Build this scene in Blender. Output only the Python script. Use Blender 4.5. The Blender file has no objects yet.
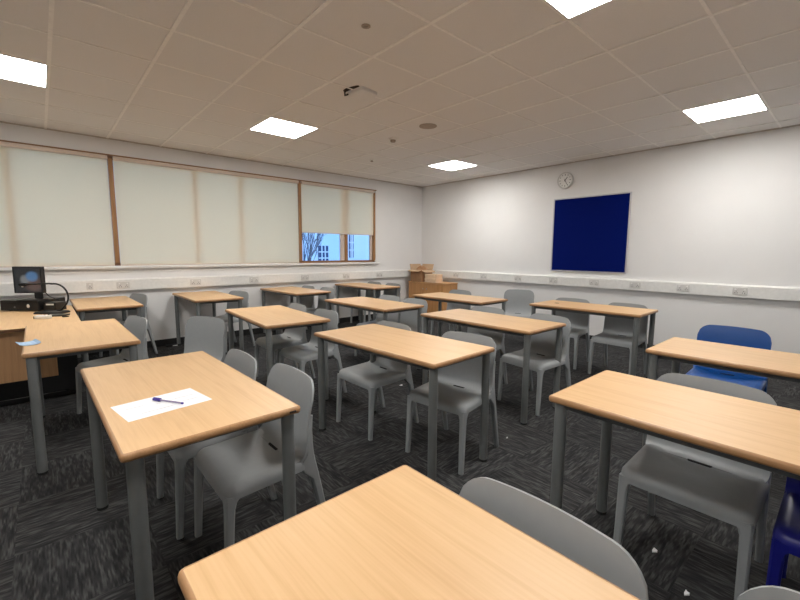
import bpy, bmesh, math, random
from mathutils import Vector, Matrix
random.seed(7)
C = bpy.context.scene.collection
PI = math.pi

# ------------------------------------------------------------------ materials
def lin(c):
    c = c / 255.0
    return c / 12.92 if c <= 0.04045 else ((c + 0.055) / 1.055) ** 2.4
def rgb(r, g, b): return (lin(r), lin(g), lin(b), 1)

class NT:
    def __init__(self, name):
        self.m = bpy.data.materials.new(name); self.m.use_nodes = True
        self.t = self.m.node_tree; self.n = self.t.nodes; self.l = self.t.links
        self.b = self.n['Principled BSDF']; self.out = self.n['Material Output']
    def add(self, typ, **kw):
        n = self.n.new(typ)
        for k, v in kw.items():
            if k.startswith('i_'): n.inputs[k[2:].replace('_', ' ')].default_value = v
            else: setattr(n, k, v)
        return n
    def link(self, a, b): self.l.new(a, b)
    def ramp(self, fac, stops):
        r = self.add('ShaderNodeValToRGB'); e = r.color_ramp.elements
        while len(e) < len(stops): e.new(0.5)
        for el, (p, c) in zip(e, stops): el.position = p; el.color = c
        self.link(fac, r.inputs[0]); return r

def plain(name, col, rough=0.5, metal=0.0, var=0.04, scale=30, bump=0.0, coat=0.0):
    k = NT(name); k.b.inputs['Roughness'].default_value = rough; k.b.inputs['Metallic'].default_value = metal
    tc = k.add('ShaderNodeTexCoord'); n = k.add('ShaderNodeTexNoise'); n.inputs['Scale'].default_value = scale; n.inputs['Detail'].default_value = 3
    k.link(tc.outputs['Object'], n.inputs['Vector'])
    lo = tuple(max(0, c * (1 - var)) for c in col[:3]) + (1,); hi = tuple(min(1, c * (1 + var)) for c in col[:3]) + (1,)
    r = k.ramp(n.outputs['Fac'], [(0.3, lo), (0.7, hi)]); k.link(r.outputs[0], k.b.inputs['Base Color'])
    if bump:
        b = k.add('ShaderNodeBump'); b.inputs['Strength'].default_value = bump; b.inputs['Distance'].default_value = 0.002
        k.link(n.outputs['Fac'], b.inputs['Height']); k.link(b.outputs[0], k.b.inputs['Normal'])
    if coat: k.b.inputs['Coat Weight'].default_value = coat
    return k.m

def wood(name, c1, c2, c3, rough=0.42, axis='Y', per_obj=True, scale=1.0):
    """beech laminate: long fine grain with soft cathedral bands"""
    k = NT(name); k.b.inputs['Roughness'].default_value = rough
    tc = k.add('ShaderNodeTexCoord'); oi = k.add('ShaderNodeObjectInfo')
    off = k.add('ShaderNodeVectorMath', operation='SCALE'); off.inputs['Scale'].default_value = 17.0
    cmb = k.add('ShaderNodeCombineXYZ')
    for i in range(3): k.link(oi.outputs['Random'], cmb.inputs[i])
    k.link(cmb.outputs[0], off.inputs[0])
    add = k.add('ShaderNodeVectorMath', operation='ADD'); k.link(tc.outputs['Object'], add.inputs[0]); k.link(off.outputs[0], add.inputs[1])
    mp = k.add('ShaderNodeMapping')
    s = {'X': (0.7, 9, 9), 'Y': (9, 0.7, 9), 'Z': (9, 9, 0.7)}[axis]
    mp.inputs['Scale'].default_value = tuple(v * scale for v in s); k.link(add.outputs[0], mp.inputs[0])
    n1 = k.add('ShaderNodeTexNoise'); n1.inputs['Scale'].default_value = 1.0; n1.inputs['Detail'].default_value = 2; n1.inputs['Distortion'].default_value = 0.6
    k.link(mp.outputs[0], n1.inputs['Vector'])
    mul = k.add('ShaderNodeMath', operation='MULTIPLY'); mul.inputs[1].default_value = 9.0; k.link(n1.outputs['Fac'], mul.inputs[0])
    fr = k.add('ShaderNodeMath', operation='PINGPONG'); fr.inputs[1].default_value = 1.0; k.link(mul.outputs[0], fr.inputs[0])
    mp2 = k.add('ShaderNodeMapping'); s2 = {'X': (4, 160, 160), 'Y': (160, 4, 160), 'Z': (160, 160, 4)}[axis]
    mp2.inputs['Scale'].default_value = s2; k.link(add.outputs[0], mp2.inputs[0])
    n2 = k.add('ShaderNodeTexNoise'); n2.inputs['Scale'].default_value = 1.0; n2.inputs['Detail'].default_value = 3; k.link(mp2.outputs[0], n2.inputs['Vector'])
    mx = k.add('ShaderNodeMath', operation='MULTIPLY_ADD'); mx.inputs[1].default_value = 0.22; k.link(fr.outputs[0], mx.inputs[0])
    h = k.add('ShaderNodeMath', operation='MULTIPLY'); h.inputs[1].default_value = 0.65; k.link(n2.outputs['Fac'], h.inputs[0]); k.link(h.outputs[0], mx.inputs[2])
    r = k.ramp(mx.outputs[0], [(0.2, c1), (0.45, c2), (0.8, c3)]); k.link(r.outputs[0], k.b.inputs['Base Color'])
    return k.m

def carpet():
    k = NT('carpet_tiles'); k.b.inputs['Roughness'].default_value = 0.95
    k.b.inputs['Specular IOR Level'].default_value = 0.15
    tc = k.add('ShaderNodeTexCoord')
    rot = k.add('ShaderNodeMapping'); rot.inputs['Scale'].default_value = (2, 2, 2); rot.inputs['Location'].default_value = (0.37, 0.22, 0)
    k.link(tc.outputs['Object'], rot.inputs[0])
    fl = k.add('ShaderNodeVectorMath', operation='FLOOR'); k.link(rot.outputs[0], fl.inputs[0])
    # checker parity
    sp = k.add('ShaderNodeSeparateXYZ'); k.link(fl.outputs[0], sp.inputs[0])
    ad = k.add('ShaderNodeMath', operation='ADD'); k.link(sp.outputs[0], ad.inputs[0]); k.link(sp.outputs[1], ad.inputs[1])
    md = k.add('ShaderNodeMath', operation='FLOORED_MODULO'); md.inputs[1].default_value = 2.0; k.link(ad.outputs[0], md.inputs[0])
    gt = k.add('ShaderNodeMath', operation='GREATER_THAN'); gt.inputs[1].default_value = 0.5; k.link(md.outputs[0], gt.inputs[0])
    wn = k.add('ShaderNodeTexWhiteNoise', noise_dimensions='2D'); k.link(fl.outputs[0], wn.inputs['Vector'])
    offs = k.add('ShaderNodeVectorMath', operation='SCALE'); offs.inputs['Scale'].default_value = 7.0; k.link(wn.outputs['Color'], offs.inputs[0])
    pos = k.add('ShaderNodeVectorMath', operation='ADD'); k.link(rot.outputs[0], pos.inputs[0]); k.link(offs.outputs[0], pos.inputs[1])
    sw = k.add('ShaderNodeSeparateXYZ'); k.link(pos.outputs[0], sw.inputs[0])
    def M_(op, a, b, c=None):
        n = k.add('ShaderNodeMath', operation=op)
        for i, q in enumerate((a, b, c)):
            if q is None: continue
            if isinstance(q, (int, float)): n.inputs[i].default_value = q
            else: k.link(q, n.inputs[i])
        return n.outputs[0]
    def mixf(a, b):
        m = k.add('ShaderNodeMix', data_type='FLOAT'); k.link(gt.outputs[0], m.inputs[0]); k.link(a, m.inputs[2]); k.link(b, m.inputs[3]); return m.outputs[0]
    U = mixf(sw.outputs[0], sw.outputs[1]); V = mixf(sw.outputs[1], sw.outputs[0])
    wob = k.add('ShaderNodeTexNoise'); wob.inputs['Scale'].default_value = 9; k.link(pos.outputs[0], wob.inputs['Vector'])
    U = M_('MULTIPLY_ADD', wob.outputs['Fac'], .02, U)
    def dash(nu, nv):
        fu = M_('FLOOR', M_('MULTIPLY', U, nu), 0)
        r1 = k.add('ShaderNodeTexWhiteNoise', noise_dimensions='1D'); k.link(fu, r1.inputs['W'])
        vv = M_('MULTIPLY_ADD', V, nv, M_('MULTIPLY', r1.outputs['Value'], 13.0))
        fr = M_('FRACT', vv, 0)
        c0 = k.add('ShaderNodeCombineXYZ'); k.link(fu, c0.inputs[0]); k.link(M_('FLOOR', vv, 0), c0.inputs[1])
        c1 = k.add('ShaderNodeCombineXYZ'); k.link(fu, c1.inputs[0]); k.link(M_('ADD', M_('FLOOR', vv, 0), 1.0), c1.inputs[1])
        w0 = k.add('ShaderNodeTexWhiteNoise', noise_dimensions='2D'); k.link(c0.outputs[0], w0.inputs['Vector'])
        w1 = k.add('ShaderNodeTexWhiteNoise', noise_dimensions='2D'); k.link(c1.outputs[0], w1.inputs['Vector'])
        m = k.add('ShaderNodeMix', data_type='FLOAT'); k.link(M_('SMOOTH_MIN', M_('MULTIPLY', fr, 1.0), 1.0, .1), m.inputs[0]); k.link(w0.outputs['Value'], m.inputs[2]); k.link(w1.outputs['Value'], m.inputs[3])
        return m.outputs[0]
    d1 = dash(74.0, 15.0); d2 = dash(40.0, 7.0)
    class _O: pass
    mix = _O(); mix.outputs = [M_('ADD', M_('MULTIPLY', d1, .55), M_('MULTIPLY', d2, .45))]
    big = k.add('ShaderNodeTexNoise'); big.inputs['Scale'].default_value = 1.6; big.inputs['Detail'].default_value = 3; k.link(pos.outputs[0], big.inputs['Vector'])
    ad2 = k.add('ShaderNodeMath', operation='MULTIPLY_ADD'); ad2.inputs[1].default_value = 0.22; k.link(big.outputs['Fac'], ad2.inputs[0])
    sc_ = k.add('ShaderNodeMath', operation='MULTIPLY'); sc_.inputs[1].default_value = 0.75; k.link(mix.outputs[0], sc_.inputs[0]); k.link(sc_.outputs[0], ad2.inputs[2])
    fine = k.add('ShaderNodeTexNoise'); fine.inputs['Scale'].default_value = 220; k.link(tc.outputs['Object'], fine.inputs['Vector'])
    ad3 = k.add('ShaderNodeMath', operation='MULTIPLY_ADD'); ad3.inputs[1].default_value = 0.16; k.link(fine.outputs['Fac'], ad3.inputs[0]); k.link(ad2.outputs[0], ad3.inputs[2])
    r = k.ramp(ad3.outputs[0], [(0.33, CARPET[0]), (0.56, CARPET[1]), (0.84, CARPET[2])]); k.link(r.outputs[0], k.b.inputs['Base Color'])
    b = k.add('ShaderNodeBump'); b.inputs['Strength'].default_value = 0.35; b.inputs['Distance'].default_value = 0.004
    k.link(ad3.outputs[0], b.inputs['Height']); k.link(b.outputs[0], k.b.inputs['Normal'])
    return k.m

def emitter(name, col, strength):
    k = NT(name); k.n.remove(k.b)
    e = k.add('ShaderNodeEmission'); e.inputs[0].default_value = col; e.inputs[1].default_value = strength
    k.link(e.outputs[0], k.out.inputs[0]); return k.m

def blind_mat():
    k = NT('blind_fabric'); k.n.remove(k.b)
    tc = k.add('ShaderNodeTexCoord'); n = k.add('ShaderNodeTexNoise'); n.inputs['Scale'].default_value = 400
    mp = k.add('ShaderNodeMapping'); mp.inputs['Scale'].default_value = (0.3, 1, 1); k.link(tc.outputs['Object'], mp.inputs[0]); k.link(mp.outputs[0], n.inputs['Vector'])
    r = k.ramp(n.outputs['Fac'], [(0.3, rgb(248, 240, 222)), (0.7, rgb(253, 246, 230))])
    d = k.add('ShaderNodeBsdfDiffuse'); t = k.add('ShaderNodeBsdfTranslucent')
    k.link(r.outputs[0], d.inputs[0]); t.inputs[0].default_value = (1.0, .78, .44, 1)
    m = k.add('ShaderNodeMixShader'); m.inputs[0].default_value = 0.40
    k.link(d.outputs[0], m.inputs[1]); k.link(t.outputs[0], m.inputs[2]); k.link(m.outputs[0], k.out.inputs[0])
    return k.m

def glass_mat():
    k = NT('window_glass'); k.n.remove(k.b)
    tr = k.add('ShaderNodeBsdfTransparent'); gl = k.add('ShaderNodeBsdfGlossy'); gl.inputs['Roughness'].default_value = 0.02
    fr = k.add('ShaderNodeFresnel'); fr.inputs[0].default_value = 1.45
    m = k.add('ShaderNodeMixShader'); k.link(fr.outputs[0], m.inputs[0]); k.link(tr.outputs[0], m.inputs[1]); k.link(gl.outputs[0], m.inputs[2])
    k.link(m.outputs[0], k.out.inputs[0]); return k.m

CARPET = (rgb(39, 39, 40), rgb(52, 52, 53), rgb(80, 80, 80))
M = {}
M['beech'] = wood('beech_laminate', rgb(208, 168, 122), rgb(217, 179, 133), rgb(223, 187, 142))
M['beech_edge'] = wood('beech_edging', rgb(158, 118, 80), rgb(174, 132, 92), rgb(188, 146, 106), rough=0.38)
M['beech_panel'] = wood('beech_panel', rgb(200, 154, 110), rgb(212, 166, 120), rgb(222, 176, 130), axis='Z')
M['cabinet'] = wood('cabinet_wood', rgb(176, 124, 74), rgb(192, 140, 88), rgb(204, 152, 100), axis='Z')
M['timber'] = wood('window_timber', rgb(140, 98, 58), rgb(156, 114, 70), rgb(170, 128, 84), axis='Z')
M['timber_h'] = wood('window_timber_horizontal', rgb(122, 84, 54), rgb(138, 98, 64), rgb(152, 112, 76), axis='X')
M['steel'] = plain('grey_powder_coat', rgb(112, 115, 115), 0.4)
M['rail'] = plain('rail_grey_paint', rgb(98, 100, 101), 0.45)
M['plastic'] = plain('grey_plastic', rgb(153, 157, 159), 0.42, var=0.02)
M['blue'] = plain('blue_plastic', rgb(12, 74, 146), 0.35, var=0.02)
M['navy'] = plain('dark_blue_plastic', rgb(18, 22, 120), 0.4, var=0.02)
M['slot'] = plain('slot_shadow', rgb(22, 22, 23), 0.8)
M['rubber'] = plain('black_rubber', rgb(30, 30, 31), 0.7)
M['wall'] = plain('white_wall_paint', rgb(226, 225, 224), 0.75, var=0.012, scale=3)
M['ceiling'] = plain('ceiling_tile', rgb(235, 231, 228), 0.9, var=0.02, scale=120, bump=0.1)
M['grid'] = plain('ceiling_grid_bar', rgb(248, 244, 240), 0.6)
M['carpet'] = carpet()
M['white'] = plain('white_plastic', rgb(226, 225, 222), 0.4)
M['socket'] = plain('socket_plastic', rgb(206, 204, 201), 0.35)
M['black'] = plain('black_plastic', rgb(20, 20, 21), 0.38)
M['blackmatte'] = plain('black_matte', rgb(22, 22, 23), 0.7)
M['skirting'] = plain('black_skirting', rgb(32, 31, 31), 0.6)
M['lamp'] = emitter('light_panel', (1.0, 0.975, 0.935, 1), 15.5)
M['blind'] = blind_mat()
M['cassette'] = plain('blind_cassette', rgb(214, 196, 180), 0.5)
M['casement'] = plain('casement_paint', rgb(206, 190, 178), 0.5)
M['alu'] = plain('aluminium_trim', rgb(190, 190, 196), 0.35, metal=0.6)
M['felt'] = plain('blue_felt', rgb(6, 22, 94), 0.9, var=0.12, scale=500)
M['paper'] = plain('white_paper', rgb(240, 240, 243), 0.7, var=0.01)
M['ink'] = plain('grey_print', rgb(170, 174, 186), 0.8)
M['note'] = plain('pale_blue_paper', rgb(176, 206, 238), 0.7, var=0.02)
M['pencap'] = plain('purple_cap', rgb(58, 44, 150), 0.35)
M['penbody'] = plain('pen_barrel', rgb(150, 140, 170), 0.25)
M['card'] = plain('brown_cardboard', rgb(166, 124, 88), 0.85, var=0.08, scale=14)
M['card_in'] = plain('pale_cardboard', rgb(196, 166, 134), 0.85, var=0.06, scale=14)
M['card_pale'] = plain('buff_card', rgb(222, 192, 160), 0.8, var=0.06, scale=18)
M['felt'].node_tree.nodes['Principled BSDF'].inputs['Specular IOR Level'].default_value = 0.05
M['glass'] = glass_mat()
M['chrome'] = plain('chrome', rgb(215, 215, 215), 0.2, metal=1.0)
M['speaker'] = plain('speaker_grille', rgb(176, 162, 150), 0.8)
M['dark'] = plain('dark_marks_and_shadow', rgb(58, 48, 42), 0.9)
M['render_wall'] = plain('outside_pale_render', rgb(222, 230, 238), 0.8, scale=1.2)
M['bark'] = plain('bark', rgb(92, 92, 104), 0.9)
M['slate'] = plain('dark_window_glass', rgb(58, 70, 104), 0.2)
M['ground'] = plain('outside_paving', rgb(120, 122, 126), 0.9)
M['label_w'] = plain('sticker', rgb(222, 222, 222), 0.5)

def screen_mat():
    k = NT('monitor_screen'); k.b.inputs['Roughness'].default_value = 0.25
    tc = k.add('ShaderNodeTexCoord'); sp = k.add('ShaderNodeSeparateXYZ'); k.link(tc.outputs['Object'], sp.inputs[0])
    # a pale blue rounded patch over brown and grey, on a near black desktop
    def blob(cx, cz, rx, rz, soft):
        mp = k.add('ShaderNodeMapping'); mp.inputs['Location'].default_value = (-cx / rx, 0, -cz / rz); mp.inputs['Scale'].default_value = (1 / rx, 0, 1 / rz)
        k.link(tc.outputs['Object'], mp.inputs[0])
        n = k.add('ShaderNodeVectorMath', operation='LENGTH'); k.link(mp.outputs[0], n.inputs[0])
        mr = k.add('ShaderNodeMapRange'); mr.inputs[1].default_value = 1 - soft; mr.inputs[2].default_value = 1 + soft; mr.inputs[3].default_value = 1; mr.inputs[4].default_value = 0
        k.link(n.outputs['Value'], mr.inputs[0]); return mr.outputs[0]
    cur = None
    base = k.add('ShaderNodeRGB'); base.outputs[0].default_value = rgb(34, 36, 38); cur = base.outputs[0]
    for (cx, cz, rx, rz, soft, col) in [(0.06, -0.045, 0.085, 0.075, .3, rgb(92, 72, 66)), (-0.03, 0.0, 0.045, 0.045, .3, rgb(120, 122, 122)), (0.045, 0.035, 0.06, 0.05, .25, rgb(84, 120, 160))]:
        mx = k.add('ShaderNodeMix', data_type='RGBA'); k.link(blob(cx, cz, rx, rz, soft), mx.inputs[0]); k.link(cur, mx.inputs[6]); mx.inputs[7].default_value = col; cur = mx.outputs[2]
    k.link(cur, k.b.inputs['Emission Color']); k.b.inputs['Emission Strength'].default_value = 0.3
    k.b.inputs['Base Color'].default_value = (0.01, 0.01, 0.01, 1)
    return k.m
M['screen'] = screen_mat()

# ------------------------------------------------------------------ helpers
def obj(name, bm, mat, parent=None, smooth=False, angle=None):
    me = bpy.data.meshes.new(name); bmesh.ops.recalc_face_normals(bm, faces=bm.faces); bm.to_mesh(me); bm.free()
    if smooth:
        for p in me.polygons: p.use_smooth = True
        if angle is not None: me.set_sharp_from_angle(angle=math.radians(angle))
    me.materials.append(M[mat] if isinstance(mat, str) else mat)
    o = bpy.data.objects.new(name, me); C.objects.link(o)
    if parent: o.parent = parent
    return o
def tag(o, label, cat, group=None):
    o['label'] = label; o['category'] = cat
    if group: o['group'] = group
    return o
def thing(name, label, cat, loc=(0, 0, 0), rz=0.0, group=None):
    o = bpy.data.objects.new(name, None); C.objects.link(o); o.empty_display_size = 0.05
    o.location = loc; o.rotation_euler = (0, 0, rz); return tag(o, label, cat, group)
def struct(name, bm, mat, parent=None, smooth=False):
    o = obj(name, bm, mat, parent, smooth)
    if not parent: o['kind'] = 'structure'
    return o
def copy_tree(o, parent=None):
    c = o.copy(); C.objects.link(c)
    if parent: c.parent = parent
    for ch in list(o.children): copy_tree(ch, c)
    return c
def box(bm, x0, x1, y0, y1, z0, z1, bev=0.0, seg=2):
    r = bmesh.ops.create_cube(bm, size=1.0)
    vs = r['verts']
    for v in vs:
        v.co = Vector(((x0 + x1) / 2 + v.co.x * (x1 - x0), (y0 + y1) / 2 + v.co.y * (y1 - y0), (z0 + z1) / 2 + v.co.z * (z1 - z0)))
    if bev:
        es = list({e for v in vs for e in v.link_edges})
        bmesh.ops.bevel(bm, geom=es, offset=bev, segments=seg, profile=0.5, affect='EDGES')
    return bm
def B(*a, **k): return box(bmesh.new(), *a, **k)
def loft(bm, rings, cap=True, closed=True):
    rv = [[bm.verts.new(p) for p in r] for r in rings]
    n = len(rings[0])
    for a, b in zip(rv, rv[1:]):
        for i in range(n if closed else n - 1):
            j = (i + 1) % n; bm.faces.new((a[i], a[j], b[j], b[i]))
    if cap:
        bm.faces.new(rv[0][::-1]); bm.faces.new(rv[-1])
    return rv
def circ(cx, cy, z, r, n=20): return [(cx + r * math.cos(2 * PI * i / n), cy + r * math.sin(2 * PI * i / n), z) for i in range(n)]
def lathe(bm, prof, cx=0, cy=0, n=24):
    loft(bm, [circ(cx, cy, z, r, n) for r, z in prof]); return bm
def tube(bm, pts, r, n=10):
    pts = [Vector(p) for p in pts]; rings = []
    up = Vector((0, 0, 1)); prev = None
    for i, p in enumerate(pts):
        d = (pts[min(i + 1, len(pts) - 1)] - pts[max(i - 1, 0)]).normalized()
        if prev is None:
            a = d.orthogonal().normalized()
        else:
            a = (prev - d * prev.dot(d)).normalized()
        prev = a; b = d.cross(a)
        rr = r[i] if isinstance(r, (list, tuple)) else r
        rings.append([p + (a * math.cos(2 * PI * k / n) + b * math.sin(2 * PI * k / n)) * rr for k in range(n)])
    loft(bm, rings); return bm
def rrect(hx, hy, r, z, n=5):
    pts = []
    for (sx, sy, a0) in ((1, 1, 0), (-1, 1, PI / 2), (-1, -1, PI), (1, -1, 1.5 * PI)):
        for i in range(n + 1):
            a = a0 + (PI / 2) * i / n
            pts.append((sx * (hx - r) + r * math.cos(a), sy * (hy - r) + r * math.sin(a), z))
    return pts

# ------------------------------------------------------------------ room
XW, XE, YS, YN, H = -2.3, 6.47, -1.0, 6.58, 2.809
floor = struct('floor', B(XW - .1, XE + .1, YS - .1, YN + .1, -0.1, 0), 'carpet')
ceil = struct('ceiling', B(XW - .1, XE + .1, YS - .1, YN + .1, H, H + 0.1), 'ceiling')
struct('wall_right', B(XE, XE + 0.15, YS, YN, 0, H), 'wall')
struct('wall_back', B(XW, XE, YS - 0.15, YS, 0, H), 'wall')
struct('wall_left', B(XW - 0.15, XW, YS, YN, 0, H), 'wall')
WX0, WX1, WZ0, WZ1 = -1.95, 5.15, 1.165, 2.60
bm = bmesh.new()
WT = 0.16
box(bm, XW - .15, WX0, YN, YN + WT, 0, H); box(bm, WX1, XE + .15, YN, YN + WT, 0, H)
box(bm, WX0, WX1, YN, YN + WT, 0, WZ0); box(bm, WX0, WX1, YN, YN + WT, WZ1, H)
struct('wall_window', bm, 'wall')

# ceiling grid bars
gx0, gy0 = 0.16, 3.737
bm = bmesh.new()
n0 = math.floor((XW - gx0) / .6)
x = gx0 + .6 * n0
while x < XE:
    if x > XW + .05: box(bm, x - .012, x + .012, YS, YN, H - .006, H + .01)
    x += .6
y = gy0 - .6 * math.ceil((gy0 - YS) / .6)
while y < YN:
    if y > YS + .05: box(bm, XW, XE, y - .009, y + .009, H - .004, H + .01)
    y += .6
struct('trim_1', bm, 'grid')
# edge trim toned darker for the shadow line where ceiling meets walls
bm = bmesh.new()
box(bm, XW, XE, YN - .018, YN, H - .012, H); box(bm, XE - .018, XE, YS, YN - .018, H - .012, H)
box(bm, XW, XE, YS, YS + .018, H - .012, H); box(bm, XW, XW + .018, YS + .018, YN - .018, H - .012, H)
struct('trim_2', bm, plain('ceiling_edge_shadow_trim', rgb(196, 186, 176), 0.7))
# skirting
struct('baseboard_window', B(XW, XE, YN - .016, YN, 0, .095, bev=.003), 'skirting')
struct('baseboard_right', B(XE - .016, XE, YS, YN - .016, 0, .075, bev=.003), 'skirting')
struct('baseboard_back', B(XW, XE - .016, YS, YS + .016, 0, .09, bev=.003), 'skirting')
struct('baseboard_left', B(XW, XW + .016, YS + .016, YN - .016, 0, .09, bev=.003), 'skirting')

# window: timber frame, mullions, glass
wf = struct('window_1', B(WX0, WX1, YN + .03, YN + .10, WZ1 - .045, WZ1), 'timber_h')
obj('bottom_rail', B(WX0, WX1, YN + .03, YN + .10, WZ0, WZ0 + .04), 'timber_h', wf)
for x0, x1 in ((WX0, WX0 + .05), (WX1 - .05, WX1)):
    obj('jamb', B(x0, x1, YN + .005, YN + .10, WZ0 + .04, WZ1 - .045), 'timber', wf)
mull = [-1.2, -.22, .772, 1.78, 2.447, 3.468, 4.46]
for x in mull:
    front = YN - .012 if x in (.772, 3.468) else YN + .03
    hw_ = .029 if x in (.772, 3.468) else (.034 if x == 4.46 else .03)
    obj('mullion', B(x - hw_, x + hw_, front, YN + .10, WZ0 + .04, WZ1 - .045, bev=.002), 'timber', wf)
edges = [WX0 + .05] + [v for m in mull for v in (m - .024, m + .024)] + [WX1 - .05]
for a, b in zip(edges[0::2], edges[1::2]):
    obj('glass_pane', B(a, b, YN + .068, YN + .074, WZ0 + .04, WZ1 - .045), 'glass', wf)
# opening casement stiles, white inner reveal lines beside the mullions of the open bay
for a, b in ((4.335, 4.43), (5.045, 5.10)):
    obj('casement_stile', B(a, b, YN + .045, YN + .085, WZ0 + .04, WZ1 - .045, bev=.003), 'casement', wf)
# head trim: thin brown line above the blinds
struct('trim_3', B(WX0, WX1 + .01, YN - .022, YN + .03, WZ1 - .012, WZ1 + .006, bev=.002), 'timber_h')
# sill
struct('trim_4', B(WX0, WX1 + .06, YN - .055, YN + .03, 1.128, 1.162, bev=.006), 'white')
struct('trim_5', B(XW, WX1 + .06, YN - .012, YN, 1.075, 1.105, bev=.003), 'white')

def blind(x0, x1, zb, label):
    t = thing('roller_blind', label, 'window blind', ((x0 + x1) / 2, YN - .002, zb), 0, 'roller blinds')
    w = (x1 - x0) / 2; top = WZ1 - .014 - zb
    # cassette with rounded front
    bm = bmesh.new()
    pr = [(-.03 + .0, top - .048), (-.036, top - .04), (-.038, top - .02), (-.034, top - .004), (-.028, top), (.026, top), (.026, top - .048)]
    loft(bm, [[(s, y, z) for y, z in pr] for s in (-w, w)]); obj('head_cassette', bm, 'cassette', t)
    bm = bmesh.new(); vs = []
    n = 40
    rows = [0.012, top * .33, top * .66, top - .046]
    grid = [[bm.verts.new((-w + .002 + (2 * w - .004) * i / n, .006 + .0015 * math.sin(i * 1.3 + j), z)) for i in range(n + 1)] for j, z in enumerate(rows)]
    for a, b in zip(grid, grid[1:]):
        for i in range(n): bm.faces.new((a[i], a[i + 1], b[i + 1], b[i]))
    obj('fabric', bm, 'blind', t, smooth=True)
    obj('bottom_bar', B(-w + .002, w - .002, .002, .010, 0, .014, bev=.002), M['cassette'], t)
    return t
blind(-1.9, .742, 1.163, 'closed cream roller blind behind the monitor, left of the first brown post')
blind(.802, 3.438, 1.166, 'closed cream roller blind in the middle, between the two brown window posts')
blind(3.498, 5.098, 1.70, 'cream roller blind half raised over the blue window panes')

# outside
struct('trim_6', B(-30, 40, YN + WT + .2, 60, -4.3, -4.2), 'ground').name = 'ground'
bt = thing('building', 'pale rendered house with dark windows seen through the uncovered panes', 'building', (14, 19.5, -4.2))
obj('wall', B(-5.5, 9, 0, 8, 0, 7.6), 'render_wall', bt)
bm = bmesh.new(); loft(bm, [[(x, -.3, 7.6), (x, 8.3, 7.6), (x, 4, 10.6)] for x in (-5.8, 9.3)]); obj('roof', bm, M['slate'], bt)
def bwin(cx, cz, w, h):
    f = obj('window', B(cx - w / 2, cx + w / 2, -.04, .02, cz - h / 2, cz + h / 2), 'slate', bt)
    bm = bmesh.new()
    for i in range(1, 3): box(bm, cx - w / 2 + w * i / 3 - .03, cx - w / 2 + w * i / 3 + .03, -.07, -.04, cz - h / 2, cz + h / 2)
    for i in range(1, 3): box(bm, cx - w / 2, cx + w / 2, -.068, -.04, cz - h / 2 + h * i / 3 - .03, cz - h / 2 + h * i / 3 + .03)
    obj('glazing_bar', bm, 'white', f)
BW = [(-2.38, 5.4, .62, 1.0), (-2.38, 2.2, .62, 1.35), (-.52, 5.9, .3, 1.3), (2.5, 5.3, .8, 1.35)]
for a in BW: bwin(*a)

def tree():
    t = thing('bare_tree', 'leafless tree with fine branches outside the uncovered window', 'tree', (6.35, 12.2, -4.2))
    bm = bmesh.new(); bt_ = bmesh.new()
    def grow(p, d, L, r, lev, tgt):
        q = p + d * L; m = (p + q) / 2 + Vector((random.uniform(-.04, .04), random.uniform(-.04, .04), 0)) * L
        tube(tgt, [p, m, q], [r, r * .85, r * .7], 6)
        if lev == 0: return
        for k in range(3 if lev > 1 else 4):
            nd = (d + Vector((random.uniform(-.42, .42), random.uniform(-.42, .42), random.uniform(.0, .45)))).normalized()
            grow(p + d * L * random.uniform(.55, 1.0), nd, L * random.uniform(.55, .75), r * .6, lev - 1, bt_)
    grow(Vector((0, 0, 0)), Vector((0, 0, 1)), 3.4, .09, 0, bm)
    for k in range(5):
        a = k * 2 * PI / 5
        grow(Vector((0, 0, 2.6 + .2 * k)), Vector((.13 * math.cos(a), .13 * math.sin(a), 1)).normalized(), 2.1, .03, 4, bt_)
    obj('trunk', bm, 'bark', t, smooth=True); obj('branches', bt_, 'bark', t, smooth=True)
tree()

# ------------------------------------------------------------------ dado trunking and sockets
def trunk_prof(d): return [(0, .838), (d, .838), (d, .975), (d - .014, .992), (0, .992)]
bm = bmesh.new()
loft(bm, [[(x, YN - a, z) for a, z in trunk_prof(.055)] for x in (XW, XE)]); struct('trim_7', bm, 'white')
bm = bmesh.new()
loft(bm, [[(XE - a, y, z) for a, z in trunk_prof(.055)] for y in (YS, YN - .055)]); struct('trim_8', bm, 'white')

def make_socket(label, loc, rz, group, w=.146):
    t = thing('wall_socket', label, 'wall socket', loc, rz, group)   # local: face looks to -y
    bm = bmesh.new(); box(bm, -w / 2, w / 2, -.009, 0, -.043, .043, bev=.003); obj('face_plate', bm, 'socket', t)
    for s in ((-1, 1) if w > .1 else (0,)):
        obj('switch', B(s * .045 - .008, s * .045 + .008, -.013, -.009, .012, .03, bev=.001), 'white', t)
        bm = bmesh.new()
        for dx, dz in ((0, -.002), (-.011, -.022), (.011, -.022)):
            box(bm, s * .036 + dx - .0035, s * .036 + dx + .0035, -.0096, -.0086, dz - .005, dz + .005)
        obj('pin_holes', bm, 'dark', t)
    return t
ordn = ['first', 'second', 'third', 'fourth', 'fifth', 'sixth', 'seventh', 'eighth', 'ninth', 'tenth']
wx = [5.21, 4.39, 3.51, 2.59, 1.71, .81]
for i, x in enumerate(wx):
    make_socket('white double socket on the trunking below the windows, %s from the room corner' % ordn[i], (x, YN - .055, .908), 0, 'double sockets below the windows')
make_socket('small single outlet on the trunking just right of the monitor', (.452, YN - .055, .912), 0, None, .07)
ry = [5.5, 4.80, 4.04, 3.37, 2.70, 2.12, 1.53, .94]
for i, y in enumerate(ry):
    make_socket('white double socket on the trunking of the noticeboard wall, %s from the room corner' % ordn[i], (XE - .055, y, .915), -PI / 2, 'double sockets on the noticeboard wall')

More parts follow.
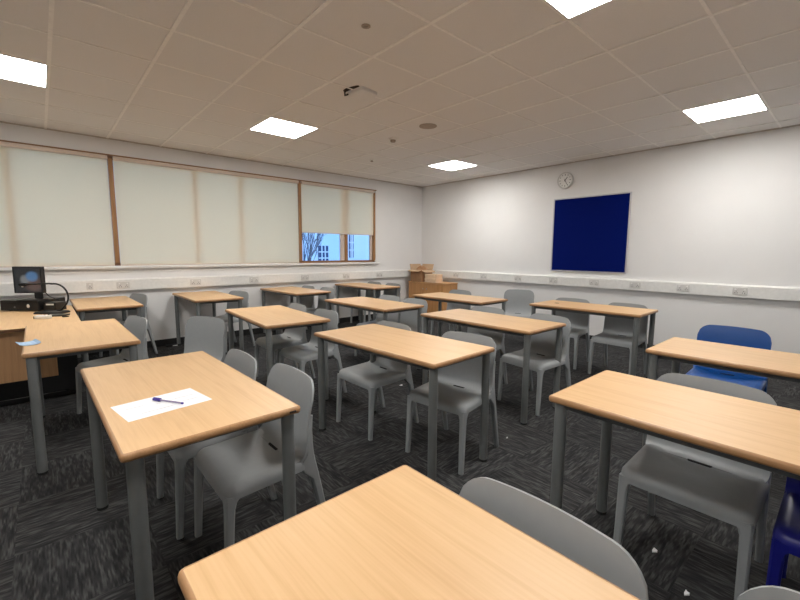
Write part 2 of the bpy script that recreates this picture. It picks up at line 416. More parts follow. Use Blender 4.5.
# ------------------------------------------------------------------ noticeboard and clock
t = thing('noticeboard', 'dark blue felt noticeboard in a thin silver frame on the right wall', 'noticeboard', (XE, 2.858, 1.662))
bw, bh = .592, .592
obj('felt_panel', B(-.016, -.002, -bw + .012, bw - .012, -bh + .012, bh - .012), 'felt', t)
for y0, y1, z0, z1 in ((-bw, bw, bh - .018, bh), (-bw, bw, -bh, -bh + .018), (-bw, -bw + .018, -bh + .018, bh - .018), (bw - .018, bw, -bh + .018, bh - .018)):
    obj('frame_strip', B(-.022, 0, y0, y1, z0, z1, bev=.003), 'alu', t)
t = thing('wall_clock', 'round white wall clock with a silver rim above the blue noticeboard', 'clock', (XE, 3.27, 2.535), 0)
def disc_x(prof, n=32):   # lathe about -x axis
    bm = bmesh.new(); loft(bm, [[(-d, r * math.cos(2 * PI * i / n), r * math.sin(2 * PI * i / n)) for i in range(n)] for r, d in prof]); return bm
obj('rim', disc_x([(.128, 0), (.132, .02), (.130, .036), (.122, .04), (.114, .036), (.112, .028)]), plain('clock_rim', rgb(205, 203, 200), .3, metal=.3), t, smooth=True, angle=40)
obj('dial', disc_x([(.112, .024), (.112, .028), (.0001, .0285)]), 'white', t)
bm = bmesh.new()
for k in range(12):
    a = k * PI / 6; c, s = math.cos(a), math.sin(a); L = .016 if k % 3 else .024
    vs = [Vector((-.030, c * u - s * v, s * u + c * v)) for u, v in ((.098, -.004), (.098, .004), (.098 - L, .004), (.098 - L, -.004))]
    bot = [v + Vector((.0015, 0, 0)) for v in vs]; loft(bm, [vs, bot])
obj('hour_marks', bm, 'black', t)
def hand(ang, L, w, d):
    bm = bmesh.new(); s, c = math.sin(ang), math.cos(ang)   # clockwise from 12, as seen from the room (right is -y)
    pts = [(-w, -.018), (w, -.018), (w * .6, L), (-w * .6, L)]
    f = lambda q, dd: (-dd, -(q[0] * c + q[1] * s), -q[0] * s + q[1] * c)
    loft(bm, [[f(q, d) for q in pts], [f(q, d + .002) for q in pts]]); return bm
obj('hour_hand', hand(math.radians(38), .062, .006, .030), 'black', t)
obj('minute_hand', hand(math.radians(150), .085, .0045, .033), 'black', t)

# ------------------------------------------------------------------ ceiling fittings
def ceiling_light(ix, iy, label):
    x0 = gx0 + .6 * ix; y0 = gy0 + .6 * iy
    t = thing('ceiling_light', label, 'ceiling light', (x0 + .3, y0 + .3, H), 0, 'square ceiling light panels')
    bm = bmesh.new(); loft(bm, [rrect(.288, .288, .004, z, 2) for z in (-.004, -.0025)]); obj('diffuser', bm, 'lamp', t)
    for a in ((-.297, .297, .285, .297), (-.297, .297, -.297, -.285), (-.297, -.285, -.285, .285), (.285, .297, -.285, .285)):
        obj('frame_strip', B(*a, -.009, 0), 'white', t)
ceiling_light(3, -5, 'glowing square ceiling panel cut by the top edge of the picture')
ceiling_light(8, -5, 'glowing square ceiling panel over the right wall side of the room')
ceiling_light(3, 1, 'glowing square ceiling panel in front of the middle window blind')
ceiling_light(8, 1, 'glowing square ceiling panel nearest the far room corner')
ceiling_light(-1, 1, 'glowing square ceiling panel cut by the left edge of the picture')
ceiling_light(-1, -5, 'glowing square ceiling panel behind the camera, out of the picture')
t = thing('ceiling_speaker', 'round grey ceiling speaker grille flush in a tile', 'speaker', (3.449, 3.427, H))
bm = bmesh.new(); lathe(bm, [(.095, 0), (.093, -.006), (.08, -.010), (.0005, -.012)]); obj('grille', bm, 'speaker', t, smooth=True, angle=40)
bm = bmesh.new(); lathe(bm, [(.102, -.0005), (.102, -.005), (.0945, -.007)]); obj('ring', bm, 'speaker', t, smooth=True, angle=40)
t = thing('smoke_detector', 'small smoke detector on a round white base near the ceiling speaker', 'smoke detector', (3.487, 4.091, H))
bm = bmesh.new(); lathe(bm, [(.055, 0), (.055, -.012), (.046, -.02)]); obj('base', bm, 'grid', t, smooth=True, angle=40)
bm = bmesh.new(); lathe(bm, [(.034, -.02), (.034, -.036), (.028, -.046), (.01, -.05)]); obj('sensor_head', bm, 'speaker', t, smooth=True, angle=40)
t = thing('sprinkler_head', 'tiny sprinkler head on the ceiling near the half raised blind', 'sprinkler', (4.03, 5.24, H))
bm = bmesh.new(); lathe(bm, [(.04, 0), (.04, -.005), (.012, -.008)]); obj('escutcheon', bm, 'grid', t, smooth=True, angle=40)
bm = bmesh.new(); lathe(bm, [(.012, -.008), (.012, -.02), (.022, -.022), (.022, -.026)]); obj('deflector', bm, 'speaker', t, smooth=True, angle=40)
t = thing('ceiling_sensor', 'small dark round sensor in a ceiling tile near the top edge of the picture', 'sensor', (1.678, 2.24, H))
bm = bmesh.new(); lathe(bm, [(.03, 0), (.03, -.003), (.018, -.005)]); obj('bezel', bm, 'speaker', t, smooth=True, angle=40)
bm = bmesh.new(); lathe(bm, [(.015, -.004), (.012, -.010), (.004, -.012)]); obj('eye', bm, 'speaker', t, smooth=True)
# square ceiling box with a cable; dark crescent painted for the shadow beside it
t = thing('ceiling_box', 'square ceiling junction box beside a painted dark shadow', 'junction box', (2.30, 3.13, H), math.radians(8))
bm = bmesh.new(); loft(bm, [rrect(.10, .10, .02, 0), rrect(.10, .10, .02, -.028), rrect(.085, .085, .02, -.042)]); obj('housing', bm, 'ceiling', t, smooth=True, angle=35)
bm = bmesh.new(); loft(bm, [[(-.118 + .09 * math.cos(a) * (1 + .15 * math.sin(3 * a)) * .35, .02 + .10 * math.sin(a), z) for a in [2 * PI * i / 20 for i in range(20)]] for z in (-.0015, 0)]); obj('shadow_crescent', bm, 'dark', t)
bm = bmesh.new(); tube(bm, [(-.14, .05, 0), (-.15, .07, -.03), (-.13, .09, -.045), (-.10, .08, -.03)], .008, 8); obj('cable', bm, 'dark', t, smooth=True)

# ------------------------------------------------------------------ classroom table
TW, TD, TH = 1.212, .600, .764
def make_table():
    t = thing('classroom_table', '', 'table', (0, 0, 0))
    bm = bmesh.new()
    hx, hy, r = TD / 2 - .002, TW / 2 - .002, .016
    rings = [rrect(hx - .010, hy - .010, r - .010, TH - .028), rrect(hx - .010, hy - .010, r - .010, TH - .0005), rrect(hx - .011, hy - .011, r - .011, TH)]
    loft(bm, rings); top = obj('tabletop', bm, 'beech', t)
    bm = bmesh.new()   # rounded lipping round the edge
    pr = [(.010, -.0002), (.006, -.0008), (.002, -.004), (0, -.010), (0, -.018), (.002, -.024), (.006, -.027), (.010, -.028)]
    rv = loft(bm, [rrect(hx - i, hy - i, r - i, TH + z) for i, z in pr], cap=False)
    a, b = rv[-1], rv[0]
    for i in range(len(a)):
        j = (i + 1) % len(a); bm.faces.new((a[i], a[j], b[j], b[i]))
    obj('edge_lipping', bm, 'beech_edge', top, smooth=True, angle=60)
    for sx in (-1, 1):
        for sy in (-1, 1):
            bm = bmesh.new(); lathe(bm, [(.0245, .012), (.025, .014), (.025, TH - .0285)], sx * (hx - .042), sy * (hy - .042), 20)
            L = obj('leg', bm, 'steel', t, smooth=True, angle=40)
            bm = bmesh.new(); lathe(bm, [(.0225, 0), (.0258, .002), (.0258, .014), (.0248, .016)], sx * (hx - .042), sy * (hy - .042), 20)
            obj('foot_cap', bm, 'rubber', L, smooth=True, angle=40)
    z0, z1 = TH - .056, TH - .0285
    for s in (-1, 1):
        obj('rail', B(s * (hx - .052) - .012, s * (hx - .052) + .012, -hy + .064, hy - .064, z0, z1, bev=.002), 'rail', t)
        obj('rail', B(-hx + .064, hx - .064, s * (hy - .075) - .012, s * (hy - .075) + .012, z0, z1, bev=.002), 'rail', t)
    return t
TABLES = [  # x, y, rotation, label
 (.452, .208, .008, 'beech table nearest the camera, cut by the bottom edge of the picture'),
 (.419, 1.999, .019, 'beech table with a white sheet of paper and a pen on it'),
 (1.817, 2.081, .044, 'bare beech table in the centre of the room, behind the nearest table'),
 (1.875, .225, .0, 'large beech table at the right edge with a grey and a dark blue chair'),
 (3.135, .25, .0, 'beech table at the right edge with a bright blue chair tucked behind it'),
 (4.67, 1.99, .022, 'beech table below the blue noticeboard with a small dark spot on its top'),
 (3.07, 2.23, -.003, 'beech table right behind the centre table, two grey chairs on its far side'),
 (4.261, 3.609, .013, 'beech table in front of the wooden cupboard'),
 (2.969, 3.865, .005, 'beech table between the wooden cupboard table and the table before the middle blind'),
 (1.664, 3.731, -.063, 'slightly turned beech table behind the left end of the centre table'),
 (.17, 3.775, .004, 'beech table with a pale blue folded note on its left edge'),
 (.535, 5.90, .005, 'beech table against the window wall beside the monitor desk'),
 (1.68, 5.93, -.009, 'beech table against the window wall, second from the monitor desk'),
 (3.0, 5.93, .038, 'beech table against the window wall under the second brown window post'),
 (4.45, 5.96, .011, 'beech table against the window wall under the half raised blind'),
]
proto = make_table(); tables = []
for i, (x, y, r, lab) in enumerate(TABLES):
    t = proto if i == 0 else copy_tree(proto)
    t.location = (x, y, 0); t.rotation_euler = (0, 0, r); t['label'] = lab; t['group'] = 'beech classroom tables'; tables.append(t)

# ------------------------------------------------------------------ chair (faces -x)
def make_chair(mat, label):
    t = thing('school_chair', label, 'chair', (0, 0, 0))
    def zf(x, y):
        z = .440 - .016 * math.exp(-((x - .0) / .085) ** 2) * (1 - (y / .24) ** 2)
        if x > .06: z += .16 * (x - .06)
        if x < -.14: z -= .75 * (-.14 - x) ** 1.5
        return z
    cx, hx, hy, r = -.038, .187, .230, .045
    bm = bmesh.new()
    def ring(ins, dz, s=None):
        hxx, hyy, rr = hx - ins, hy - ins, max(.006, r - ins)
        if s is not None: hxx, hyy, rr = hx * s, hy * s, r * s
        return [(px + cx, py, zf(px + cx, py) + dz) for px, py, _ in rrect(hxx, hyy, rr, 0, 6)]
    rings = [ring(0, 0, s) for s in (.02, .25, .5, .7, .82)] + [ring(.030, 0), ring(.018, -.0025), ring(.008, -.009), ring(.002, -.019), ring(0, -.030), ring(0, -.050)] + [ring(.012, -.050), ring(.014, -.026), ring(0, -.014, .8), ring(0, -.014, .02)]
    loft(bm, rings); seat = obj('seat', bm, mat, t, smooth=True, angle=70)
    # hand slot at the rear of the seat
    bm = bmesh.new()
    sl = [(px * 1.0 + .075, py, zf(.075, 0) - .001) for px, py, _ in rrect(.010, .046, .0095, 0, 5)]
    loft(bm, [[(a, b, c - .003) for a, b, c in sl], [(a, b, c + .0042 + .16 * (a - .075)) for a, b, c in sl]]); obj('hand_slot', bm, 'slot', seat)
    # backrest shell
    prof = [(.070, .437), (.096, .443), (.115, .456), (.128, .480), (.137, .515), (.144, .56), (.151, .61), (.159, .66), (.168, .71), (.177, .75), (.187, .788)]
    hw = [.218, .224, .227, .228, .227, .226, .225, .226, .227, .228, .228]
    nu = 28; rad = .078; bm = bmesh.new(); front = []
    for j, ((px, pz), w) in enumerate(zip(prof, hw)):
        row = []
        for i in range(nu + 1):
            u = math.sin((i / nu - .5) * PI) * .35 + (2 * i / nu - 1) * .65
            yy = u * w; d = w * (1 - abs(u))
            drop = rad - math.sqrt(max(0, rad * rad - (rad - d) ** 2)) if d < rad else 0
            k = min(1, max(0, (pz - .58) / (.785 - .58))); kk = k * k * (3 - 2 * k)
            zz = pz - drop * kk + .010 * (1 - u * u) * kk
            b = min(1, max(0, (pz - .45) / .1))
            row.append((px + b * (.020 * (1 - u * u) - .012) - drop * kk * .25, yy, zz))
        front.append(row)
    th = .011
    fv = [[bm.verts.new(p) for p in row] for row in front]
    bv = []
    for j, row in enumerate(front):
        a = Vector(prof[max(j - 1, 0)]); b = Vector(prof[min(j + 1, len(prof) - 1)]); d = (b - a).normalized()
        bv.append([bm.verts.new((p[0] + d.y * th, p[1], p[2] - d.x * th)) for p in row])
    R = len(fv)
    for j in range(R - 1):
        for i in range(nu):
            bm.faces.new((fv[j][i], fv[j][i + 1], fv[j + 1][i + 1], fv[j + 1][i]))
            bm.faces.new((bv[j][i], bv[j + 1][i], bv[j + 1][i + 1], bv[j][i + 1]))
        bm.faces.new((fv[j][0], fv[j + 1][0], bv[j + 1][0], bv[j][0])); bm.faces.new((fv[j][nu], bv[j][nu], bv[j + 1][nu], fv[j + 1][nu]))
    for i in range(nu):
        bm.faces.new((fv[0][i], bv[0][i], bv[0][i + 1], fv[0][i + 1])); bm.faces.new((fv[-1][i], fv[-1][i + 1], bv[-1][i + 1], bv[-1][i]))
    obj('backrest', bm, mat, t, smooth=True, angle=50)
    # legs: tapered posts that flare into the apron like the moulded corner of an arch
    for s in (-1, 1):
        rings = []
        for z, dx, dy in ((0, .030, .030), (.15, .033, .033), (.30, .036, .036), (.34, .038, .038), (.365, .044, .045), (.38, .056, .060), (.39, .078, .085), (.396, .10, .115)):
            k = z / .40; xo = -.240 + .016 * k; yo = s * (.229 - .001 * k)
            x0, x1 = xo, xo + dx; y0, y1 = yo, yo - s * dy; c = min(.007, dx * .25)
            rings.append([(x0 + c, y0, z), (x1 - c, y0, z), (x1, y0 - s * c, z), (x1, y1 + s * c, z), (x1 - c, y1, z), (x0 + c, y1, z), (x0, y1 + s * c, z), (x0, y0 - s * c, z)])
        bm = bmesh.new(); loft(bm, rings); obj('leg', bm, mat, t, smooth=True, angle=40)
        rings = []
        for z, xc, dx, dy in ((0, .248, .030, .028), (.15, .215, .034, .030), (.28, .187, .038, .032), (.34, .173, .040, .034), (.38, .163, .043, .036), (.42, .153, .044, .034), (.46, .147, .040, .028), (.51, .146, .032, .020), (.57, .149, .020, .014), (.64, .157, .010, .010)):
            yo = s * .2285; y0, y1 = yo, yo - s * dy
            x0, x1 = xc - dx / 2, xc + dx / 2; c = min(.007, dx * .25, dy * .3)
            if .33 < z < .45: x0 -= .05 * max(0, 1 - abs(z - .405) / .06)
            rings.append([(x0 + c, y0, z), (x1 - c, y0, z), (x1, y0 - s * c, z), (x1, y1 + s * c, z), (x1 - c, y1, z), (x0 + c, y1, z), (x0, y1 + s * c, z), (x0, y0 - s * c, z)])
        bm = bmesh.new(); loft(bm, rings); obj('leg', bm, mat, t, smooth=True, angle=40)
    return t
G1 = 'grey plastic school chairs'
CHAIRS = [  # x, y, rotation, material, label
 (.628, .425, .0, 'plastic', 'grey chair behind the nearest table, its backrest arching along the table edge'),
 (.735, -.128, .0, 'plastic', 'grey chair at the bottom right corner, only the rim of its backrest showing'),
 (.70, 1.785, .0, 'plastic', 'grey chair at the near end of the table with the white paper'),
 (.63, 2.255, .0, 'plastic', 'grey chair at the far end of the table with the white paper'),
 (.885, 3.65, .45, 'plastic', 'grey chair pulled out and turned, its whole broad backrest showing behind the paper table'),
 (.415, 4.08, .2, 'plastic', 'grey chair at the far side of the table with the blue note'),
 (2.055, 1.765, .14, 'plastic', 'grey chair under the near right end of the centre table'),
 (1.94, 2.47, .0, 'plastic', 'grey chair under the left half of the centre table'),
 (2.07, .392, .0, 'plastic', 'grey chair under the large right table, its seat in front of the dark blue chair'),
 (2.03, -.115, .0, 'navy', 'dark blue chair at the right edge of the picture, under the large right table'),
 (3.87, .605, .0, 'blue', 'bright blue chair behind the table at the right edge'),
 (3.315, 1.875, -.13, 'plastic', 'grey chair under the near end of the table behind the centre table'),
 (3.33, 2.56, .0, 'plastic', 'grey chair behind the centre table\'s rear neighbour, only a back rim showing'),
 (4.86, 2.36, .10, 'plastic', 'grey chair at the left end of the table below the noticeboard'),
 (4.84, 1.72, .0, 'plastic', 'grey chair at the right end of the table below the noticeboard'),
 (5.42, 3.40, .50, 'plastic', 'grey chair standing free before the right wall, its back upright in view'),
 (4.62, 4.02, .0, 'plastic', 'grey chair behind the table in front of the wooden cupboard'),
 (1.90, 3.44, .0, 'plastic', 'grey chair at the near end of the turned table, a pale glint on its seat'),
 (1.90, 4.05, -.04, 'plastic', 'grey chair at the far end of the turned table'),
 (3.26, 3.60, .0, 'plastic', 'grey chair, nearer one at the table between the turned and the cupboard tables'),
 (3.26, 4.09, .0, 'plastic', 'grey chair, farther one at the table between the turned and the cupboard tables'),
 (.775, 6.26, .30, 'plastic', 'grey chair at the table against the window wall beside the monitor desk'),
 (1.95, 5.87, .3, 'plastic', 'grey chair at the window table second from the monitor desk'),
 (3.2, 6.17, .0, 'plastic', 'grey chair nearest the wall at the table under the second brown window post'),
 (3.24, 5.62, .0, 'plastic', 'grey chair farther from the wall at the table under the second brown window post'),
 (4.66, 6.22, .0, 'plastic', 'grey chair nearest the wall at the table under the half raised blind'),
 (4.66, 5.66, .0, 'plastic', 'grey chair farther from the wall at the table under the half raised blind'),
]
protos = {}
for x, y, r, m, lab in CHAIRS:
    if m not in protos: ch = protos[m] = make_chair(m, lab)
    else: ch = copy_tree(protos[m])
    ch.location = (x, y, 0); ch.rotation_euler = (0, 0, r); ch['label'] = lab
    if m == 'plastic': ch['group'] = G1

# ------------------------------------------------------------------ things on the tables
# paper with print
p0 = Vector((.322, 1.782, TH + .0005)); ang = math.atan2(.044, .296)
t = thing('paper_sheet', 'white printed sheet of paper lying under the pen', 'paper', p0, ang)
obj('sheet', B(-.1485, .1485, -.105, .105, 0, .0006), 'paper', t)
bm = bmesh.new()
for (x0, x1, y) in ((-.12, -.06, .03), (-.02, -.005, .01), (-.09, .02, -.055), (.04, .125, .015), (.06, .12, -.035)):
    box(bm, x0, x1, y - .0014, y + .0014, .0006, .0007)
obj('printed_line', bm, 'ink', t)
a, b = Vector((.306, 1.828)), Vector((.384, 1.70)); d = (b - a).normalized()
t = thing('ballpoint_pen', 'ballpoint pen with a purple cap lying on the white sheet', 'pen', (a.x, a.y, TH + .0012 + .0066), math.atan2(d.y, d.x))
def rod(prof, n=12):
    bm = bmesh.new(); loft(bm, [[(x, r * math.cos(2 * PI * i / n), r * math.sin(2 * PI * i / n)) for i in range(n)] for r, x in prof]); return bm
obj('barrel', rod([(.0030, .02), (.0034, .03), (.0034, .132)], 6), 'penbody', t)
cp = obj('cap', rod([(.003, -.012), (.0055, -.010), (.0066, .0), (.0058, .026)]), 'pencap', t, smooth=True, angle=40)
obj('clip', B(-.008, .03, -.0018, .0018, .005, .0075), 'pencap', cp)
obj('end_plug', rod([(.0038, .132), (.0042, .133), (.0042, .138), (.002, .141)]), 'pencap', t)
# folded blue note, one end lifting off the table edge
t = thing('folded_note', 'pale blue folded paper overhanging the left edge of its table', 'note', (-.10, 3.51, TH + .0008), math.radians(10))
bm = bmesh.new(); rows = []
prof = [(-.065, .012), (-.045, .004), (-.02, .0), (.02, .0), (.05, .004), (.07, .014)]
loft(bm, [[(x, -.07, z) for x, z in prof] + [(x, -.07, z + .0012) for x, z in prof[::-1]], [(x, .07, z) for x, z in prof] + [(x, .07, z + .0012) for x, z in prof[::-1]]])
s_ = obj('bottom_leaf', bm, 'note', t); t.scale = (.78, 1.0, .8)
bm = bmesh.new(); prof2 = [(-.064, .0145), (-.045, .007), (-.02, .003), (.02, .003), (.045, .008), (.062, .02)]
loft(bm, [[(x, -.068, z) for x, z in prof2] + [(x, -.068, z + .0012) for x, z in prof2[::-1]], [(x, .068, z) for x, z in prof2] + [(x, .068, z + .0012) for x, z in prof2[::-1]]])
obj('top_leaf', bm, 'note', t)
# scuffed dark chip on the edge of the paper table, and the dark spot on the table by the noticeboard
bm = bmesh.new(); box(bm, .2885, .2932, -.578, -.535, TH - .02, TH - .009, bev=.002)
for ch in tables[1].children:
    if ch.name.startswith('tabletop'): chip = obj('edge_chip', B(.245, .272, -.6075, -.602, TH - .018, TH - .010, bev=.002), 'dark', ch)
bm = bmesh.new(); bm.free()
for ch in tables[5].children:
    if ch.name.startswith('tabletop'):
        bm = bmesh.new(); loft(bm, [[(.0 + .022 * math.cos(k), .40 + .028 * math.sin(k), z) for k in [2 * PI * i / 16 for i in range(16)]] for z in (TH - .0002, TH + .0015)]); obj('stain_spot', bm, 'dark', ch)

# ------------------------------------------------------------------ teacher's desk with computer
dk = thing("teacher_desk", 'wide beech desk with a black frame carrying the monitor at the left edge', 'desk', (-.19, 5.2, 0))
DH = .74
bm = bmesh.new(); loft(bm, [rrect(.42, .78, .012, DH - .025), rrect(.42, .78, .012, DH)]); dt = obj('desktop', bm, 'beech', dk)
bm = bmesh.new()
rv = loft(bm, [rrect(.4205, .7805, .0125, DH - .0245), rrect(.4205, .7805, .0125, DH - .001), rrect(.4195, .7795, .0120, DH - .001), rrect(.4195, .7795, .0120, DH - .0245)], cap=False)
for i in range(len(rv[0])):
    j = (i + 1) % len(rv[0]); bm.faces.new((rv[-1][i], rv[-1][j], rv[0][j], rv[0][i]))
obj('edge_strip', bm, plain('desk_edge_brown', rgb(120, 84, 56), .5), dt)
obj('end_panel', B(-.40, .235, -.69, -.672, .29, DH - .026), 'beech_panel', dk)
obj('shade_panel', B(-.40, .385, -.36, -.345, .06, DH - .03), 'blackmatte', dk)  # black sheet added for the dark, unlit space under the desk
obj('foot_beam', B(-.42, .40, -.33, -.27, 0, .045, bev=.008), 'black', dk)
obj('foot_beam', B(-.42, .40, .60, .66, 0, .045, bev=.008), 'black', dk)
obj('leg_column', B(.28, .38, -.345, -.27, .045, DH - .026, bev=.008), 'black', dk)
obj('leg_column', B(.25, .35, .60, .66, .045, DH - .026, bev=.008), 'black', dk)
obj('leg_column', B(-.35, -.25, .60, .66, .045, DH - .026, bev=.008), 'black', dk)
RZ = math.atan2(-.66, .75)     # things that face the seats: local x to the right, local -y to the front
def loc(mid, w): return mid
pc = thing('desktop_computer', 'flat black desktop computer box under the monitor', 'computer', (-.19, 5.675, DH + .004), RZ)
obj('case', B(-.20, .19, 0, .34, .004, .108, bev=.006), 'black', pc)
obj('front_panel', B(-.198, .188, -.008, 0, .006, .104, bev=.003), M['blackmatte'], pc)
obj('drive_slot', B(-.17, -.03, -.0095, -.008, .075, .088), 'slot', pc)
bm = bmesh.new(); loft(bm, [[(.09 + .016 * math.cos(k), y, .052 + .02 * math.sin(k)) for k in [2 * PI * i / 16 for i in range(16)]] for y in (-.008, -.011)]); obj('silver_badge', bm, 'chrome', pc)
bm = bmesh.new(); loft(bm, [[(-.05 + .008 * math.cos(k), y, .04 + .008 * math.sin(k)) for k in [2 * PI * i / 12 for i in range(12)]] for y in (-.008, -.0105)]); obj('power_button', bm, plain('dull_button', rgb(90, 90, 92), .4), pc)
for s in (-.15, .15):
    bm = bmesh.new(); lathe(bm, [(.012, -.004), (.012, .004)], s, .05, 10); obj('foot', bm, 'rubber', pc)

mo = thing('monitor', 'black square computer monitor showing a blue and brown picture', 'monitor', (-.092, 5.672, DH + .111), RZ)
bm = bmesh.new(); loft(bm, [rrect(.11, .085, .03, 0), rrect(.11, .085, .03, .008), rrect(.05, .04, .02, .016)]); obj('stand_base', bm, 'black', mo)
obj('stand_neck', B(.01, .09, .012, .035, .01, .16, bev=.006), 'black', mo)
obj('housing', B(-.146, .146, -.03, .012, .075, .347, bev=.006), 'black', mo)
for a in ((-.146, .146, .334, .347), (-.146, .146, .075, .09), (-.146, -.133, .09, .334), (.133, .146, .09, .334)):
    obj('bezel', B(a[0], a[1], -.035, -.029, a[2], a[3]), 'black', mo)
sc = obj('screen', B(-.133, .133, -.002, .001, -.122, .122), 'screen', mo); sc.location = (0, -.031, .212)

vz = thing('document_camera', 'black document camera with a curved gooseneck in front of the monitor', 'document camera', (.05, 5.325, DH), RZ)
bm = bmesh.new(); loft(bm, [rrect(.12, .09, .02, 0), rrect(.12, .09, .02, .012), rrect(.11, .08, .02, .02)]); obj('base_plate', bm, 'black', vz)
bm = bmesh.new()
gp = [(.03, .03, .018), (.075, .03, .03)]
for i in range(25):
    a = -.22 * PI + .76 * PI * i / 24
    gp.append((.02 + .13 * math.cos(a), .03, .165 + .128 * math.sin(a)))
x0, z0 = gp[-1][0], gp[-1][2]
for i in range(1, 9): gp.append((x0 - .27 * i / 8, .03, z0 + .004 - .012 * i / 8))
tube(bm, gp, .0085, 10); obj('gooseneck', bm, 'black', vz, smooth=True)
e = gp[-1]
hd = obj('camera_head', B(e[0] - .06, e[0] + .01, .012, .048, e[2] - .018, e[2] + .014, bev=.006), 'black', vz)
bm = bmesh.new(); lathe(bm, [(.010, e[2] - .026), (.010, e[2] - .017)], e[0] - .03, .03, 12); obj('lens', bm, 'chrome', hd)

bx = thing('docking_box', 'black connection box with a white sticker at the back right of the monitor desk', 'electronics box', (.064, 5.558, DH + .003), RZ)
obj('case', B(-.062, .068, -.05, .09, .0, .085, bev=.005), 'black', bx)
obj('sticker', B(-.03, .05, -.0515, -.05, .058, .074), 'label_w', bx)
hub = thing('tablet', 'black flat tablet lying at the right of the monitor desk', 'tablet', (.085, 5.07, DH + .001), RZ + .25)
bm = bmesh.new(); loft(bm, [rrect(.08, .06, .012, 0), rrect(.08, .06, .012, .012)]); obj('body', bm, 'black', hub)
obj('button', B(-.07, -.05, -.02, .0, .012, .014), 'chrome', hub)
rm = thing('remote_control', 'small white remote control at the front of the monitor desk', 'remote control', (-.02, 4.92, DH + .0005), RZ + .2)
obj('body', B(-.06, .06, -.026, .026, 0, .034, bev=.009), 'white', rm, smooth=True, angle=40)
obj('end_cap', B(-.067, -.058, -.02, .02, .002, .026, bev=.003), M['blackmatte'], rm)
for i in range(2): obj('button', B(.01 + .03 * i, .02 + .03 * i, -.006, .004, .034, .036), 'slot', rm)
ms = thing('computer_mouse', 'dark wireless dongle near the tablet on the monitor desk edge', 'dongle', (.142, 4.925, DH + .0005), .3)
ms.name = 'usb_dongle'
obj('body', B(-.028, .02, -.009, .009, 0, .009, bev=.002), 'blackmatte', ms); obj('plug', B(.02, .034, -.006, .006, .002, .007), 'chrome', ms)
bm = bmesh.new(); tube(bm, [(-.01, 5.72, DH + .22), (.04, 5.68, DH + .14), (.12, 5.62, DH + .098)], .004, 8)
tag(obj('monitor_cable', bm, 'black', smooth=True), 'black cable running from the monitor down to the connection box', 'cable')
wp = thing('white_cup', 'white beaker at the left edge of the picture, beside the computer box', 'cup', (-.40, 5.86, DH))
bm = bmesh.new(); lathe(bm, [(.03, 0), (.036, .085), (.033, .085), (.028, .005)]); obj('body', bm, 'white', wp, smooth=True, angle=50)

# ------------------------------------------------------------------ cupboard with boxes
cb = thing('cupboard', 'low wooden two door cupboard in the far corner of the room', 'cupboard', (6.18, 5.96, 0))
CZ = .752
obj('carcass', B(-.19, .225, -.51, .50, .05, CZ - .022), 'cabinet', cb)
obj('worktop', B(-.215, .23, -.52, .51, CZ - .022, CZ, bev=.003), wood('cabinet_top', rgb(196, 146, 96), rgb(212, 164, 112), rgb(222, 176, 126)), cb)
obj('plinth', B(-.17, .22, -.46, .45, 0, .05), 'skirting', cb)
for s in (-1, 1):
    d = obj('door', B(-.21, -.191, *((-.508, -.004) if s < 0 else (-.0, .498)), .055, CZ - .026, bev=.002), 'cabinet', cb)
    obj('lock', disc := B(-.218, -.21, s * .05 - .012, s * .05 + .012, .60, .624, bev=.003), 'chrome', d)

def flap(bm, a, b, out, th=.005):
    a, b, out = Vector(a), Vector(b), Vector(out); n = (b - a).cross(out).normalized() * th
    q = [a, b, b + out, a + out]; loft(bm, [q, [p + n for p in q]])
ob = thing('cardboard_box', 'tall brown cardboard box with open flaps on the cupboard', 'box', (6.12, 6.22, CZ + .0005), 0.0)
w, dp, hh = .16, .17, .245
obj('body', (lambda bm: (box(bm, -w, w, -dp, dp, 0, .006), box(bm, -w, -w + .006, -dp, dp, .006, hh), box(bm, w - .006, w, -dp, dp, .006, hh), box(bm, -w + .006, w - .006, -dp, -dp + .006, .006, hh), box(bm, -w + .006, w - .006, dp - .006, dp, .006, hh), bm)[-1])(bmesh.new()), 'card', ob)
for a, b, o in (((-w, -dp, hh), (-w, dp, hh), (-.10, 0, -.03)), ((-w, -dp, hh), (w, -dp, hh), (.0, -.10, -.045)), ((w, -dp, hh), (w, dp, hh), (.04, 0, .12)), ((-w, dp, hh), (w, dp, hh), (0, .03, .12))):
    bm = bmesh.new(); flap(bm, a, b, o); obj('flap', bm, 'card_in', ob)
bt2 = thing('box_bundle', 'crumpled brown paper bundle sticking out of the open cardboard box', 'paper bundle', (6.12, 6.22, CZ + .008))
bm = bmesh.new(); bmesh.ops.create_icosphere(bm, subdivisions=3, radius=1)
for v in bm.verts:
    n = v.co.copy(); k = 1 + random.uniform(-.10, .10)
    v.co = Vector((n.x * .125 * k, n.y * .13 * k, .17 + n.z * .16 * k))
obj('paper', bm, 'card', bt2)
for i, (x, y, z0, lab, sx, sy, r) in enumerate(((6.06, 5.80, 0, 'buff cardboard box at the bottom of the small stack on the cupboard', .11, .16, .0), (6.07, 5.81, .085, 'buff cardboard box on top of the small stack on the cupboard', .105, .155, .04))):
    q = thing('document_box', lab, 'box', (x, y, CZ + .0005 + z0), r, 'buff document boxes')
    obj('tray', B(-sx + .004, sx - .004, -sy + .004, sy - .004, 0, .064, bev=.002), 'card_pale', q)
    bm = bmesh.new(); box(bm, -sx, sx, -sy, sy, .05, .0835, bev=.003); obj('lid', bm, 'card_pale', q)

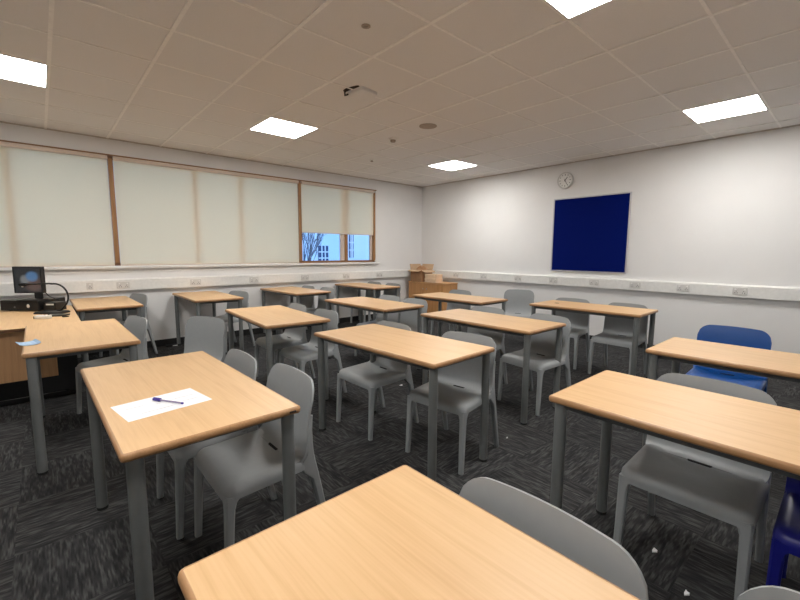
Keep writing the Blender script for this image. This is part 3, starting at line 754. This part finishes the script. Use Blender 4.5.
# ------------------------------------------------------------------ bits on the carpet
def scrap(x, y, s, lab):
    bm = bmesh.new(); n = 7
    top = [(s * (1 + .5 * math.sin(3.1 * i + x * 9)) * math.cos(2 * PI * i / n), s * .6 * math.sin(2 * PI * i / n), .004 + .003 * math.sin(i * 2.2)) for i in range(n)]
    loft(bm, [[(a, b, 0.0005) for a, b, c in top], top]); o = obj('paper_scrap', bm, 'paper'); o.location = (x, y, 0); tag(o, lab, 'scrap of paper', 'scraps of paper on the carpet')
scrap(2.5, 1.615, .008, 'tiny white scrap on the carpet right of the centre table leg')
scrap(2.03, .505, .018, 'white torn scrap on the carpet in front of the large right table\'s grey chair')
scrap(1.86, .34, .016, 'pale scrap on the carpet at the bottom right, nearest the camera')
scrap(2.70, 3.02, .02, 'pale scrap on the carpet under the centre table')
t = thing('floor_box', 'dark floor outlet box with a white glint painted on its lid by the window table leg', 'floor outlet', (1.40, 6.50, 0))
obj('cover', B(-.14, .05, -.05, .05, 0, .02, bev=.004), 'rubber', t); obj('lid_glint', B(-.06, .0, -.054, -.05, .006, .016), 'white', t);  # white strip painted as the glint on the lid

# ------------------------------------------------------------------ sky, camera, view
w = bpy.data.worlds.new('dusk_sky'); bpy.context.scene.world = w; w.use_nodes = True
nt = w.node_tree; bg = nt.nodes['Background']
tc = nt.nodes.new('ShaderNodeTexCoord'); sp = nt.nodes.new('ShaderNodeSeparateXYZ'); nt.links.new(tc.outputs['Generated'], sp.inputs[0])
rp = nt.nodes.new('ShaderNodeValToRGB'); rp.color_ramp.elements[0].color = (.30, .56, .95, 1); rp.color_ramp.elements[1].color = (.16, .36, .85, 1)
rp.color_ramp.elements[0].position = .0; rp.color_ramp.elements[1].position = .8
nt.links.new(sp.outputs[2], rp.inputs[0]); nt.links.new(rp.outputs[0], bg.inputs[0]); bg.inputs[1].default_value = 1.12

cam = bpy.data.cameras.new('camera'); co = bpy.data.objects.new('camera', cam); C.objects.link(co)
f_px, pitch, head, roll = 404.69, math.radians(6.7123), math.radians(48.4788), math.radians(.3248)
cam.sensor_fit = 'HORIZONTAL'; cam.sensor_width = 36; cam.lens = f_px / 800 * 36; cam.clip_start = .02
fw = Vector((math.cos(head) * math.cos(pitch), math.sin(head) * math.cos(pitch), -math.sin(pitch)))
rt = Vector((math.sin(head), -math.cos(head), 0)); up = rt.cross(fw)
c_, s_ = math.cos(roll), math.sin(roll)
r2 = rt * c_ + up * s_; u2 = up * c_ - rt * s_
co.matrix_world = Matrix(((r2.x, u2.x, -fw.x, 0), (r2.y, u2.y, -fw.y, 0), (r2.z, u2.z, -fw.z, 1.365), (0, 0, 0, 1)))
S = bpy.context.scene; S.camera = co
S.view_settings.view_transform = 'Standard'; S.view_settings.look = 'None'; S.view_settings.exposure = 1.3; S.view_settings.gamma = 1.0
S.view_settings.use_curve_mapping = False
